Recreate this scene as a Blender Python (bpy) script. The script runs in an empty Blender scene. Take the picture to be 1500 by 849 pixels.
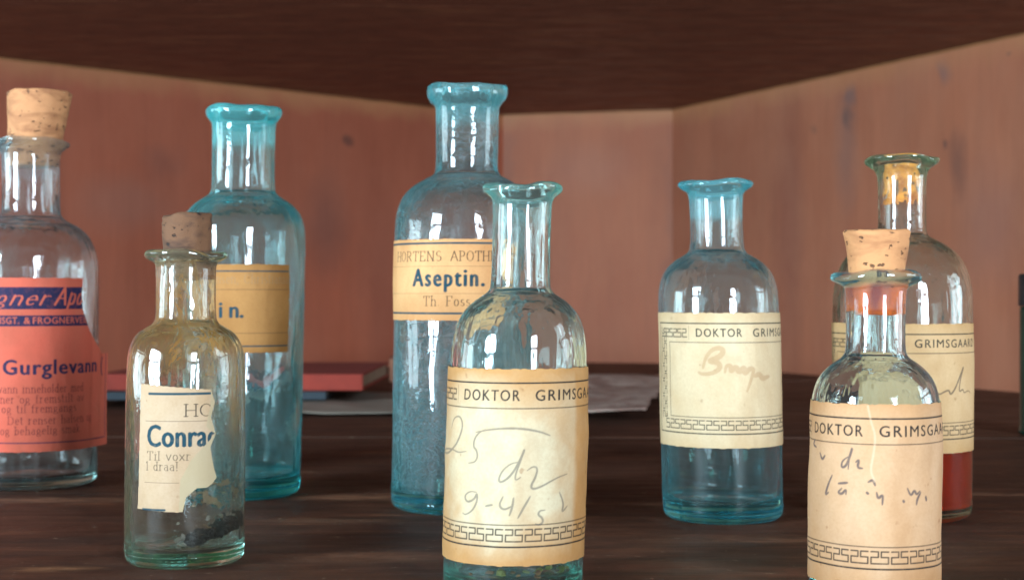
import bpy, bmesh, math, random
import numpy as np
from mathutils import Vector, Matrix, noise as mnoise
random.seed(7)
R = math.radians
C = bpy.context.scene.collection
scene = bpy.context.scene
# ---------------------------------------------------------------- camera
F, HZ, H = 2200.0, 430.0, 0.105        # focal length in photo pixels, horizon row, eye height over the shelf
cam = bpy.data.cameras.new('camera'); co = bpy.data.objects.new('camera', cam); C.objects.link(co)
co.location = (0, 0, H); co.rotation_euler = (R(90), 0, 0)
cam.sensor_width = 36; cam.lens = 36*F/1500; cam.shift_y = (HZ-424.5)/1500
cam.clip_start = 0.02; cam.clip_end = 50
cam.dof.use_dof = True; cam.dof.focus_distance = 0.56; cam.dof.aperture_fstop = 21
scene.camera = co
# ---------------------------------------------------------------- world, lamps, exposure
w = bpy.data.worlds.new('World'); scene.world = w; w.use_nodes = True
bgn = w.node_tree.nodes['Background']; bgn.inputs[0].default_value = (0.80, 0.92, 1.0, 1); bgn.inputs[1].default_value = 0.24
def window_or_fill_light(az, dist, zc, wd, ht, power, col, cols=2, rows=2, gap=0.07):
    """daylight from a casement window, or an added side fill: one lamp per pane"""
    a = R(az); cx, cy = math.sin(a)*dist, 0.66-math.cos(a)*dist
    pw, ph = (wd-gap*(cols-1))/cols, (ht-gap*(rows-1))/rows
    d = Vector((0-cx, 0.66-cy, 0)).normalized(); side = Vector((d.y, -d.x, 0))
    for i in range(cols):
        for j in range(rows):
            l = bpy.data.lights.new('window_or_fill_light', 'AREA'); l.shape = 'RECTANGLE'; l.size = pw; l.size_y = ph
            l.energy = power*pw*ph; l.color = col
            o = bpy.data.objects.new('window_or_fill_light', l); C.objects.link(o)
            p = Vector((cx, cy, zc)) + side*((i-(cols-1)/2)*(pw+gap)) + Vector((0, 0, (j-(rows-1)/2)*(ph+gap)))
            o.location = p
            o.rotation_euler = d.to_track_quat('-Z', 'Y').to_euler()
window_or_fill_light(-50, 3.0, 0.44, 0.72, 1.55, 172, (0.68, 0.87, 1.0))
window_or_fill_light(24, 3.2, 0.46, 0.62, 1.50, 165, (0.74, 0.88, 1.0))
window_or_fill_light(-92, 2.2, 0.50, 1.0, 1.3, 24, (0.70, 0.90, 1.0))  # fill lamps added at the far left to brighten the glass edges
window_or_fill_light(88, 2.2, 0.50, 1.0, 1.3, 20, (0.74, 0.91, 1.0))  # matching fill added on the right, also for brighter glass edges
vs = scene.view_settings; vs.view_transform = 'Standard'; vs.look = 'None'; vs.gamma = 1; vs.use_curve_mapping = False
vs.exposure = 0.46
scene.render.engine = 'CYCLES'
cy = scene.cycles
cy.max_bounces = 22; cy.transmission_bounces = 20; cy.glossy_bounces = 8; cy.diffuse_bounces = 4; cy.transparent_max_bounces = 8
cy.use_denoising = True; cy.sample_clamp_indirect = 6; cy.blur_glossy = 0.6
try: cy.denoiser = 'OPENIMAGEDENOISE'
except Exception: pass

# ---------------------------------------------------------------- node helpers
class NT:
    def __init__(s, name):
        s.m = bpy.data.materials.new(name); s.m.use_nodes = True; s.t = s.m.node_tree
        for n in list(s.t.nodes): s.t.nodes.remove(n)
        s.out = s.t.nodes.new('ShaderNodeOutputMaterial')
    def n(s, kind, **kw):
        nd = s.t.nodes.new('ShaderNode'+kind)
        for k, v in kw.items():
            if k.startswith('i_'):
                key = k[2:]
                key = int(key) if key.isdigit() else key.replace('_', ' ')
                s.put(nd.inputs[key], v)
            else: setattr(nd, k, v)
        return nd
    def put(s, sock, v):
        if hasattr(v, 'node'): s.t.links.new(v, sock)
        else:
            if isinstance(v, tuple) and len(v) == 3 and sock.type == 'RGBA': v = (*v, 1)
            sock.default_value = v
    def coord(s, scale=(1, 1, 1), loc=(0, 0, 0), rot=(0, 0, 0), which='Object'):
        tc = s.n('TexCoord'); mp = s.n('Mapping')
        s.put(mp.inputs[0], tc.outputs[which]); mp.inputs['Scale'].default_value = scale
        mp.inputs['Location'].default_value = loc; mp.inputs['Rotation'].default_value = rot
        return mp.outputs[0]
    def noise(s, vec, scale=5, detail=4, rough=0.55, dist=0):
        nd = s.n('TexNoise'); s.put(nd.inputs['Vector'], vec); nd.inputs['Scale'].default_value = scale
        nd.inputs['Detail'].default_value = detail; nd.inputs['Roughness'].default_value = rough; nd.inputs['Distortion'].default_value = dist
        return nd.outputs['Fac']
    def ramp(s, fac, *stops):
        nd = s.n('ValToRGB'); s.put(nd.inputs[0], fac); el = nd.color_ramp.elements
        while len(el) < len(stops): el.new(0.5)
        for e, (p, c) in zip(el, stops):
            e.position = p; e.color = (c, c, c, 1) if isinstance(c, (int, float)) else (*c, 1)
        return nd.outputs[0]
    def mix(s, fac, a, b, mode='MIX'):
        nd = s.n('Mix', data_type='RGBA', blend_type=mode); s.put(nd.inputs[0], fac); s.put(nd.inputs[6], a); s.put(nd.inputs[7], b)
        return nd.outputs[2]
    def math(s, op, a, b=0.0, clamp=False):
        nd = s.n('Math', operation=op, use_clamp=clamp); s.put(nd.inputs[0], a); s.put(nd.inputs[1], b); return nd.outputs[0]
    def attr(s, name): return s.n('Attribute', attribute_name=name)
    def bump(s, h, strength=0.3, dist=0.001, normal=None):
        nd = s.n('Bump'); s.put(nd.inputs['Height'], h); nd.inputs['Strength'].default_value = strength; nd.inputs['Distance'].default_value = dist
        if normal is not None: s.put(nd.inputs['Normal'], normal)
        return nd.outputs[0]
    def pbsdf(s, **kw):
        nd = s.n('BsdfPrincipled')
        for k, v in kw.items(): s.put(nd.inputs[k.replace('_', ' ')], v)
        return nd.outputs[0]
    def done(s, surf, vol=None):
        s.put(s.out.inputs[0], surf)
        if vol is not None: s.put(s.out.inputs[1], vol)
        return s.m

# ---------------------------------------------------------------- materials
def wood_mat(name, dark, mid, light, rough=0.42, wear=0.62, axis='x', marks=()):
    t = NT(name)
    sc = (1.3, 14, 14) if axis == 'x' else (14, 14, 1.3)
    g = t.noise(t.coord(sc), 5, 8, 0.62, 0.6)
    fine = t.noise(t.coord((sc[0]*3, sc[1]*6, sc[2]*6)), 7, 5, 0.6)
    big = t.noise(t.coord((0.9, 3.0, 3.0)), 3.2, 4, 0.5, 0.4)
    c = t.mix(t.ramp(g, (0.32, 0.0), (0.66, 1.0)), dark, mid)
    streak = t.math('MULTIPLY', t.ramp(g, (wear-0.04, 0.0), (wear+0.07, 1.0)), t.ramp(big, (0.44, 0.0), (0.66, 1.0)))
    c = t.mix(streak, c, light)
    c = t.mix(t.ramp(fine, (0.35, 0.35), (0.6, 0.0)), c, (dark[0]*.45, dark[1]*.45, dark[2]*.45))
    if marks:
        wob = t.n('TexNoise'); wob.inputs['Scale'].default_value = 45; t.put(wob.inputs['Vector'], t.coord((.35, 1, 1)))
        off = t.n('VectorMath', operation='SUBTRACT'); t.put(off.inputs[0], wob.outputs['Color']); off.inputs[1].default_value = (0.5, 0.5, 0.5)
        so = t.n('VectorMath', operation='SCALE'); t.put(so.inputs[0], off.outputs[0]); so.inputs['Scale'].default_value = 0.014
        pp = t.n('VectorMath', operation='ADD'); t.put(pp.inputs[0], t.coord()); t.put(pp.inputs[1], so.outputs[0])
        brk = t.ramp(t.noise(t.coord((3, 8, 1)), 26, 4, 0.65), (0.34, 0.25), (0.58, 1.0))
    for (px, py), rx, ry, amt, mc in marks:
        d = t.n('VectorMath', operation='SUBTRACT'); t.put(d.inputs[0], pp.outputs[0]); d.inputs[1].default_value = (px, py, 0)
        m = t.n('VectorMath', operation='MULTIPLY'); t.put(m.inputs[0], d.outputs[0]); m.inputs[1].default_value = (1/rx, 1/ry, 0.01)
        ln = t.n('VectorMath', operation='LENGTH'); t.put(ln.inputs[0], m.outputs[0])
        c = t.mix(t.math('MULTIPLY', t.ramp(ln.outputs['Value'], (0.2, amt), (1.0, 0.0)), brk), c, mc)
    iso = t.noise(t.coord((1, 1.6, 1)), 34, 6, 0.7, 0.5)
    c = t.mix(t.ramp(iso, (0.40, 0.45), (0.56, 0.0)), c, (dark[0]*.5, dark[1]*.5, dark[2]*.5))
    spk = t.noise(t.coord((1, 1, 1)), 190, 3, 0.6)
    c = t.mix(t.ramp(spk, (0.66, 0.0), (0.72, 0.55)), c, (0.34, 0.24, 0.16))
    rg = t.ramp(t.noise(t.coord((2, 6, 6)), 9, 4), (0.3, rough-0.08), (0.7, rough+0.16))
    nm = t.bump(t.math('ADD', t.math('MULTIPLY', g, 0.6), t.math('MULTIPLY', fine, 0.4)), 0.45, 0.0012)
    return t.done(t.pbsdf(Base_Color=c, Roughness=rg, Normal=nm, Specular_IOR_Level=0.25))
def gp(x, y): d = H*F/(y-HZ); return ((x-750)/F*d, d)
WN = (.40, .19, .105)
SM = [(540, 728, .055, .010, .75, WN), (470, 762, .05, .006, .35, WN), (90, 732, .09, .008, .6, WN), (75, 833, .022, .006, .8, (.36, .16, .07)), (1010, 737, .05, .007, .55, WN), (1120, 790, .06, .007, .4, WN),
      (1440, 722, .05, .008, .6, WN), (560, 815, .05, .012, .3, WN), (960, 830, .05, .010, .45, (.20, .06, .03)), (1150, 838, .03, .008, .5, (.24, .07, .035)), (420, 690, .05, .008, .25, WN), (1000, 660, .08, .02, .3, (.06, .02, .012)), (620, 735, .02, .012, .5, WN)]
M = {}
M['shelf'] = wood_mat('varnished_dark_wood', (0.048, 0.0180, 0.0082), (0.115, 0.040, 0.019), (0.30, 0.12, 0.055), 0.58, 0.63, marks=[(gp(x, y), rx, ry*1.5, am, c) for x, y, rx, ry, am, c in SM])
M['upper'] = wood_mat('stained_brown_wood', (0.165, 0.052, 0.027), (0.25, 0.082, 0.042), (0.42, 0.20, 0.09), 0.55, 0.60)
def wall_mat(name, base, alt, marks, seed):
    t = NT(name)
    v = t.coord((9, 9, 1.1), (seed, 0, 0)); g = t.noise(v, 2.2, 6, 0.6, 0.3)
    big = t.noise(t.coord((1, 1, 1), (seed*2, 1, 0)), 3.5, 3, 0.5)
    fine = t.noise(t.coord((60, 60, 4)), 3, 5, 0.6)
    c = t.mix(t.ramp(big, (0.35, 0.0), (0.65, 1.0)), base, alt)
    c = t.mix(t.ramp(g, (0.38, 0.30), (0.62, 0.0)), c, (base[0]*.60, base[1]*.62, base[2]*.70))
    c = t.mix(t.ramp(fine, (0.3, 0.20), (0.6, 0.0)), c, (base[0]*.5, base[1]*.5, base[2]*.5))
    geo = t.n('NewGeometry')
    wob = t.n('TexNoise'); wob.inputs['Scale'].default_value = 28; t.put(wob.inputs['Vector'], geo.outputs['Position'])
    off = t.n('VectorMath', operation='SUBTRACT'); t.put(off.inputs[0], wob.outputs['Color']); off.inputs[1].default_value = (0.5, 0.5, 0.5)
    sc_ = t.n('VectorMath', operation='SCALE'); t.put(sc_.inputs[0], off.outputs[0]); sc_.inputs['Scale'].default_value = 0.03
    pos = t.n('VectorMath', operation='ADD'); t.put(pos.inputs[0], geo.outputs['Position']); t.put(pos.inputs[1], sc_.outputs[0])
    for (px, py, pz), rx, rz, amt, mc in marks:
        d = t.n('VectorMath', operation='SUBTRACT'); t.put(d.inputs[0], pos.outputs[0]); d.inputs[1].default_value = (px, py, pz)
        m = t.n('VectorMath', operation='MULTIPLY'); t.put(m.inputs[0], d.outputs[0]); m.inputs[1].default_value = (1/rx, 1/rx, 1/rz)
        ln = t.n('VectorMath', operation='LENGTH'); t.put(ln.inputs[0], m.outputs[0])
        c = t.mix(t.ramp(ln.outputs['Value'], (0.25, amt), (1.0, 0.0)), c, mc)
    sp = t.n('SeparateXYZ'); t.put(sp.inputs[0], pos.outputs[0])
    edge = t.n('MapRange', i_0=sp.outputs[2], i_1=ZT-0.030, i_2=ZT-0.004, i_3=0.0, i_4=0.6).outputs[0]       # paint worn back along the top
    c = t.mix(t.math('MULTIPLY', edge, t.ramp(big, (0.3, 0.5), (0.6, 1.0))), c, (0.50, 0.24, 0.10))
    bl = t.ramp(t.noise(t.coord((1, 1, 0.6), (seed, 3, 0)), 11, 5, 0.65), (0.42, 0.0), (0.60, 0.20))
    c = t.mix(bl, c, (base[0]*1.1, base[1]*1.45, base[2]*1.7))
    nm = t.bump(t.math('ADD', g, t.math('MULTIPLY', fine, 0.3)), 0.35, 0.0018)
    return t.done(t.pbsdf(Base_Color=c, Roughness=0.62, Normal=nm))

def glass_mat(name, tint, density, bump=0.2, film=None, filmcol=(0.8, 0.8, 0.75), filmamt=0.0, crack=False, inner=False, seed=0.0, rough=0.0, filmz=None, haze=0.05, hazecol=(0.35, 0.85, 0.9)):
    t = NT(name)
    v = t.coord((1, 1, 0.16), (seed, seed*.7, 0))
    n1 = t.noise(v, 85, 3, 0.5, 0.2); n2 = t.noise(t.coord((1, 1, 0.5), (seed, 0, 0)), 260, 2, 0.5)
    h = t.math('ADD', n1, t.math('MULTIPLY', n2, 0.18))
    nm = t.bump(h, bump*1.4, 0.0016)
    vor = t.n('TexVoronoi'); vor.inputs['Scale'].default_value = 330; t.put(vor.inputs['Vector'], t.coord((1, 1, 1), (seed, 0, 0)))
    bub = t.ramp(vor.outputs['Distance'], (0.0, 1.0), (0.12, 0.0))
    pick = t.ramp(t.noise(t.coord(), 60, 2), (0.56, 0.0), (0.60, 1.0))
    nm = t.bump(t.math('MULTIPLY', bub, pick), 0.5, 0.0006, nm)
    if crack:
        vr = t.n('TexVoronoi', feature='DISTANCE_TO_EDGE'); vr.inputs['Scale'].default_value = 230
        vv = t.n('VectorMath', operation='ADD'); t.put(vv.inputs[0], t.coord((1, 1, 0.75)))
        nn = t.n('TexNoise'); nn.inputs['Scale'].default_value = 90; t.put(nn.inputs['Vector'], t.coord()); s2 = t.n('VectorMath', operation='SCALE'); t.put(s2.inputs[0], nn.outputs['Color']); s2.inputs['Scale'].default_value = 0.028
        t.put(vv.inputs[1], s2.outputs[0]); t.put(vr.inputs['Vector'], vv.outputs[0])
        lines = t.ramp(vr.outputs['Distance'], (0.0, 1.0), (0.09, 0.0))
        sz = t.n('SeparateXYZ'); t.put(sz.inputs[0], t.coord()); low = t.n('MapRange', i_0=sz.outputs[2], i_1=0.055, i_2=0.105, i_3=1.0, i_4=0.22).outputs[0]
        gr = t.noise(t.coord((1, 1, 0.6)), 420, 4, 0.7)
        nm = t.bump(t.math('MULTIPLY', t.math('MULTIPLY', low, t.math('ADD', lines, t.math('MULTIPLY', gr, 1.1))), t.math('MULTIPLY', t.attr('inside').outputs['Fac'], t.ramp(t.noise(t.coord((1, 1, 0.5)), 38, 4, 0.6), (0.38, 0.03), (0.58, 1.0)))), 0.75, 0.0009, nm)
    gl = t.n('BsdfGlass', i_IOR=1.48, i_Roughness=rough); t.put(gl.inputs['Normal'], nm); gl.inputs['Color'].default_value = (0.985, 0.995, 0.995, 1)
    # painted glow: a diffuse layer lightens the glass, most at grazing edges and the rim
    lw = t.n('LayerWeight', i_Blend=0.5); fz = t.math('POWER', lw.outputs['Facing'], 2.6)
    pz = t.ramp(t.noise(t.coord((1, 1, 0.4), (seed, 2, 0)), 40, 4, 0.6), (0.3, 0.55), (0.7, 1.0))
    hz = t.math('MULTIPLY', t.math('ADD', t.math('ADD', t.math('MULTIPLY', fz, haze*7), haze), t.math('MULTIPLY', t.attr('rim').outputs['Fac'], haze*4+.02)), pz)
    hd = t.n('BsdfDiffuse'); t.put(hd.inputs[0], hazecol); ht = t.n('BsdfTranslucent'); t.put(ht.inputs[0], hazecol)
    hm = t.n('MixShader', i_0=0.5); t.put(hm.inputs[1], hd.outputs[0]); t.put(hm.inputs[2], ht.outputs[0])
    m0 = t.n('MixShader'); t.put(m0.inputs[0], hz); t.put(m0.inputs[1], gl.outputs[0]); t.put(m0.inputs[2], hm.outputs[0])
    surf = m0.outputs[0]
    if filmamt > 0:
        fm = t.ramp(t.noise(t.coord((1, 1, 0.45), (seed*3, 0, 0)), 55, 7, 0.68, 0.8), (film[0], 0.0), (film[1], filmamt))
        if crack: fm = t.math('MAXIMUM', fm, t.math('MULTIPLY', t.math('MULTIPLY', lines, 0.22), low))
        if filmz:
            sx = t.n('SeparateXYZ'); t.put(sx.inputs[0], t.coord()); 
            fm = t.math('MULTIPLY', fm, t.n('MapRange', i_0=sx.outputs[2], i_1=filmz[0], i_2=filmz[1], i_3=0.08, i_4=1.0).outputs[0])
        fm = t.math('MULTIPLY', fm, t.attr('inside').outputs['Fac'])
        d = t.n('BsdfDiffuse'); t.put(d.inputs[0], filmcol); tr = t.n('BsdfTranslucent'); t.put(tr.inputs[0], filmcol)
        ms = t.n('MixShader', i_0=0.5); t.put(ms.inputs[1], d.outputs[0]); t.put(ms.inputs[2], tr.outputs[0])
        m2 = t.n('MixShader'); t.put(m2.inputs[0], fm); t.put(m2.inputs[1], surf); t.put(m2.inputs[2], ms.outputs[0]); surf = m2.outputs[0]
    va = t.n('VolumeAbsorption'); va.inputs[0].default_value = (*tint, 1); va.inputs[1].default_value = density
    return t.done(surf, va.outputs[0])

def cork_mat(name, base, dark, stain=None, stz=(0, 0)):
    t = NT(name)
    a = t.noise(t.coord((1, 1, 1)), 130, 6, 0.65); b = t.noise(t.coord((1, 1, 2.5)), 55, 4, 0.6, 0.7)
    c = t.mix(t.ramp(b, (0.36, 0.75), (0.55, 0.0)), base, dark)
    pits = t.math('MAXIMUM', t.ramp(t.noise(t.coord((1, 1, 1.8)), 240, 3, 0.5), (0.32, 1.0), (0.37, 0.0)), t.ramp(t.noise(t.coord((1.3, 1, .45)), 170, 3, 0.6), (0.29, 1.0), (0.33, 0.0)))
    c = t.mix(t.math('MULTIPLY', pits, 0.85), c, (dark[0]*.25, dark[1]*.25, dark[2]*.25))
    rg = 0.85
    if stain:
        sx = t.n('SeparateXYZ'); t.put(sx.inputs[0], t.coord())
        zz = t.math('ADD', sx.outputs[2], t.math('MULTIPLY', t.math('SUBTRACT', b, 0.5), 0.006))
        f = t.n('MapRange', i_0=zz, i_1=stz[0], i_2=stz[1], i_3=1.0, i_4=0.0).outputs[0]
        sc2 = t.mix(t.ramp(t.noise(t.coord((1, 1, 0.35)), 70, 3), (0.36, 0.0), (0.52, 1.0)), stain[0], stain[1])
        c = t.mix(f, c, sc2); rg = t.n('MapRange', i_0=zz, i_1=stz[0], i_2=stz[1], i_3=0.25, i_4=0.85).outputs[0]
    h = t.math('SUBTRACT', t.math('MULTIPLY', a, 0.6), pits)
    return t.done(t.pbsdf(Base_Color=c, Roughness=rg, Normal=t.bump(h, 0.9, 0.0011)))

def paper_mat(name, base, aged, inks, stain=(0.45, 0.62), peel=None, rough=0.7):
    """printed paper: the attributes ink_0.. hold where the press or the pencil left ink, 'age' where the paper is browned"""
    t = NT(name)
    fib = t.noise(t.coord((1, 1, 1)), 900, 3, 0.6); bl = t.noise(t.coord((1, 1, 1)), 70, 5, 0.6, 0.6); st = t.noise(t.coord((1, 1, 0.6)), 34, 4, 0.55, 0.5)
    ag = t.math('ADD', t.attr('age').outputs['Fac'], t.math('MULTIPLY', t.math('SUBTRACT', bl, 0.5), 0.7), clamp=True)
    c = t.mix(ag, base, aged)
    c = t.mix(t.ramp(st, (stain[0]+.04, 0.0), (stain[1]+.08, 0.50)), c, (aged[0]*.72, aged[1]*.66, aged[2]*.6))
    c = t.mix(t.ramp(fib, (0.35, 0.12), (0.6, 0.0)), c, (aged[0]*.6, aged[1]*.55, aged[2]*.5))
    foxing = t.ramp(t.noise(t.coord(), 210, 2, 0.5), (0.70, 0.0), (0.76, 0.45))
    c = t.mix(foxing, c, (aged[0]*.5, aged[1]*.4, aged[2]*.35))
    if peel: c = t.mix(t.attr('peel').outputs['Fac'], c, peel)
    wear = t.ramp(t.noise(t.coord(), 420, 3, 0.6), (0.34, 0.88), (0.50, 1.0))
    for i, ic in enumerate(inks):
        f = t.math('MULTIPLY', t.attr('ink_%d' % i).outputs['Fac'], wear)
        c = t.mix(f, c, ic)
    c = t.mix(t.n('NewGeometry').outputs['Backfacing'], c, (0.24, 0.165, 0.085))     # gummed side
    nm = t.bump(t.math('ADD', t.math('MULTIPLY', fib, 0.15), bl), 0.35, 0.0009)
    return t.done(t.pbsdf(Base_Color=c, Roughness=rough, Normal=nm, Specular_IOR_Level=0.18))
def plain(name, col, rough=0.6, nscale=60, var=0.3, bump=0.2):
    t = NT(name); a = t.noise(t.coord(), nscale, 5, 0.6)
    c = t.mix(t.ramp(a, (0.35, var), (0.65, 0.0)), col, tuple(x*.45 for x in col))
    return t.done(t.pbsdf(Base_Color=c, Roughness=rough, Normal=t.bump(a, bump, 0.0008)))

# ---------------------------------------------------------------- mesh helpers
def link(name, me, mats, parent=None):
    o = bpy.data.objects.new(name, me); C.objects.link(o)
    for m in (mats if isinstance(mats, (list, tuple)) else [mats]): me.materials.append(m)
    if parent: o.parent = parent
    return o
def box_obj(name, lo, hi, mat, parent=None, bevel=0.0015, matrix=None, jit=0.0):
    bm = bmesh.new(); bmesh.ops.create_cube(bm, size=1)
    for v in bm.verts:
        v.co = Vector([lo[i]+(v.co[i]+.5)*(hi[i]-lo[i]) for i in range(3)])
        if jit: v.co += Vector([random.uniform(-jit, jit) for _ in range(3)])
    if bevel: bmesh.ops.bevel(bm, geom=bm.edges[:], offset=bevel, segments=2, affect='EDGES')
    if matrix is not None: bmesh.ops.transform(bm, matrix=matrix, verts=bm.verts)
    me = bpy.data.meshes.new(name); bm.to_mesh(me); bm.free()
    return link(name, me, mat, parent)
def empty(name, loc, label, cat, group=None, rz=0):
    o = bpy.data.objects.new(name, None); o.empty_display_size = 0.02; C.objects.link(o)
    if name == 'medicine_bottle': group = 'old pharmacy bottles standing on the shelf'
    o.location = loc; o.rotation_euler.z = rz; o['label'] = label; o['category'] = cat
    if group: o['group'] = group
    return o
def chaikin(p, it=2):
    for _ in range(it):
        q = [p[0]]
        for a, b in zip(p[:-1], p[1:]):
            q.append((a[0]*.75+b[0]*.25, a[1]*.75+b[1]*.25)); q.append((a[0]*.25+b[0]*.75, a[1]*.25+b[1]*.75))
        q.append(p[-1]); p = q
    return p
def densify(p, step=0.004):
    q = [p[0]]
    for a, b in zip(p[:-1], p[1:]):
        n = max(1, int(math.hypot(b[0]-a[0], b[1]-a[1])/step))
        for k in range(1, n+1): q.append((a[0]+(b[0]-a[0])*k/n, a[1]+(b[1]-a[1])*k/n))
    return q

# ---------------------------------------------------------------- the cupboard: walls and shelves
HC = 0.278                                      # underside of the shelf above, over the eye
ZT = H+HC
def P(x, ytop):                                 # plan position of a wall corner seen at column x under the upper shelf
    d = HC*F/(HZ-ytop); return Vector(((x-750)/F*d, d, 0))
pl, pa, pb, pr = P(0, 84), P(737, 168), P(985, 160), P(1500, 48)
pl2 = pl+(pl-pa)*1.1; pr2 = pr+(pr-pb)*1.2
def wallpt(a, b, x, y):                         # point on the wall a-b seen at pixel x, y
    k = (x-750)/F; t = (k*a.y-a.x)/((b.x-a.x)-k*(b.y-a.y)); d = a.y+(b.y-a.y)*t
    return (a.x+(b.x-a.x)*t, d, H+(HZ-y)*d/F)
gy = (0.07, 0.05, 0.05); 
def W(a, b, L): return [(wallpt(a, b, x, y), rx, rz, am, c) for x, y, rx, rz, am, c in L]
mk_left = W(pl, pa, [(511, 209, .012, .012, .95, (0.035, .022, .022)), (480, 330, .05, .09, .35, gy), (240, 240, .04, .03, .25, gy), (180, 300, .09, .05, .3, (.30, .16, .12)), (560, 420, .05, .2, .3, (.12, .04, .03)), (300, 90, .03, .01, .3, (.4, .25, .1))])
mk_back = W(pa, pb, [(745, 350, .012, .3, .35, gy), (860, 250, .09, .05, .2, (.4, .2, .15)), (985, 420, .015, .3, .3, gy)])
mk_right = W(pb, pr, [(1241, 172, .016, .018, .75, gy), (1246, 142, .016, .018, .6, (.13, .10, .10)), (1240, 220, .03, .1, .45, (.18, .11, .10)), (1383, 108, .013, .02, .5, (.13, .10, .11)), (1388, 215, .006, .006, .7, gy), (1405, 240, .02, .05, .4, gy), (1450, 330, .06, .09, .3, (.2, .12, .11)), (1155, 330, .05, .25, .35, (.14, .05, .045)), (1190, 190, .01, .01, .35, gy), (1478, 82, .004, .004, .8, gy)])
M['wl'] = wall_mat('terracotta_paint', (0.422, 0.111, 0.055), (0.366, 0.102, 0.053), mk_left, 1.3)
M['wb'] = wall_mat('terracotta_paint_back', (0.372, 0.109, 0.045), (0.332, 0.095, 0.040), mk_back, 4.1)
M['wr'] = wall_mat('terracotta_paint_right', (0.434, 0.151, 0.077), (0.378, 0.132, 0.070), mk_right, 7.7)
M['edge_tan'] = plain('tan_edge', (0.36, 0.15, 0.055), 0.7, 30, 0.5)  # tan colour of the thin strip along each wall top
def wall(name, a, b, mat, ztop):
    d = (b-a); L = d.length; ang = math.atan2(d.y, d.x)
    bm = bmesh.new(); bmesh.ops.create_cube(bm, size=1)
    for v in bm.verts: v.co = Vector(((v.co.x+.5)*L, (v.co.y+.5)*0.02, (v.co.z+.5)*(ztop+0.03)-0.03))
    me = bpy.data.meshes.new(name); bm.to_mesh(me); bm.free()
    o = link(name, me, mat); o.location = a; o.rotation_euler.z = ang; o['kind'] = 'structure'
    s = box_obj('edge_strip', (0, -0.0022, ztop-0.0030), (L, -0.0001, ztop-0.0004), M['edge_tan'], o, 0.0004)
    return o
wall('wall_left', pl2, pa, M['wl'], ZT)
wall('wall_back', pa, pb, M['wb'], ZT)
wall('wall_right', pb, pr2, M['wr'], ZT)
def shelf_boards(name, cuts, zt, th, mat, tilt=0.0, side=1):
    root = bpy.data.objects.new(name, None); C.objects.link(root); root['kind'] = 'structure'
    for i, (a, b) in enumerate(zip(cuts[:-1], cuts[1:])):
        lo = (-1.35, a+0.0007, zt-th if side > 0 else zt); hi = (1.15, b-0.0007, zt if side > 0 else zt+th)
        m = Matrix.Rotation(tilt, 4, 'Z')
        o = box_obj('plank', lo, hi, mat, root, 0.0012, m)
        me = o.data
        o.location = (0, 0, (0.0 if i % 2 else -0.0004)*side)
    return root
shelf_boards('shelf', [0.25, 0.527, 0.790, 1.10, 1.46, 1.82, 2.52], 0, 0.022, M['shelf'], R(-0.9), 1)
shelf_boards('upper_shelf', [0.47, 0.97, 1.453, 2.52], ZT, 0.022, M['upper'], R(1.5), -1)

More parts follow.
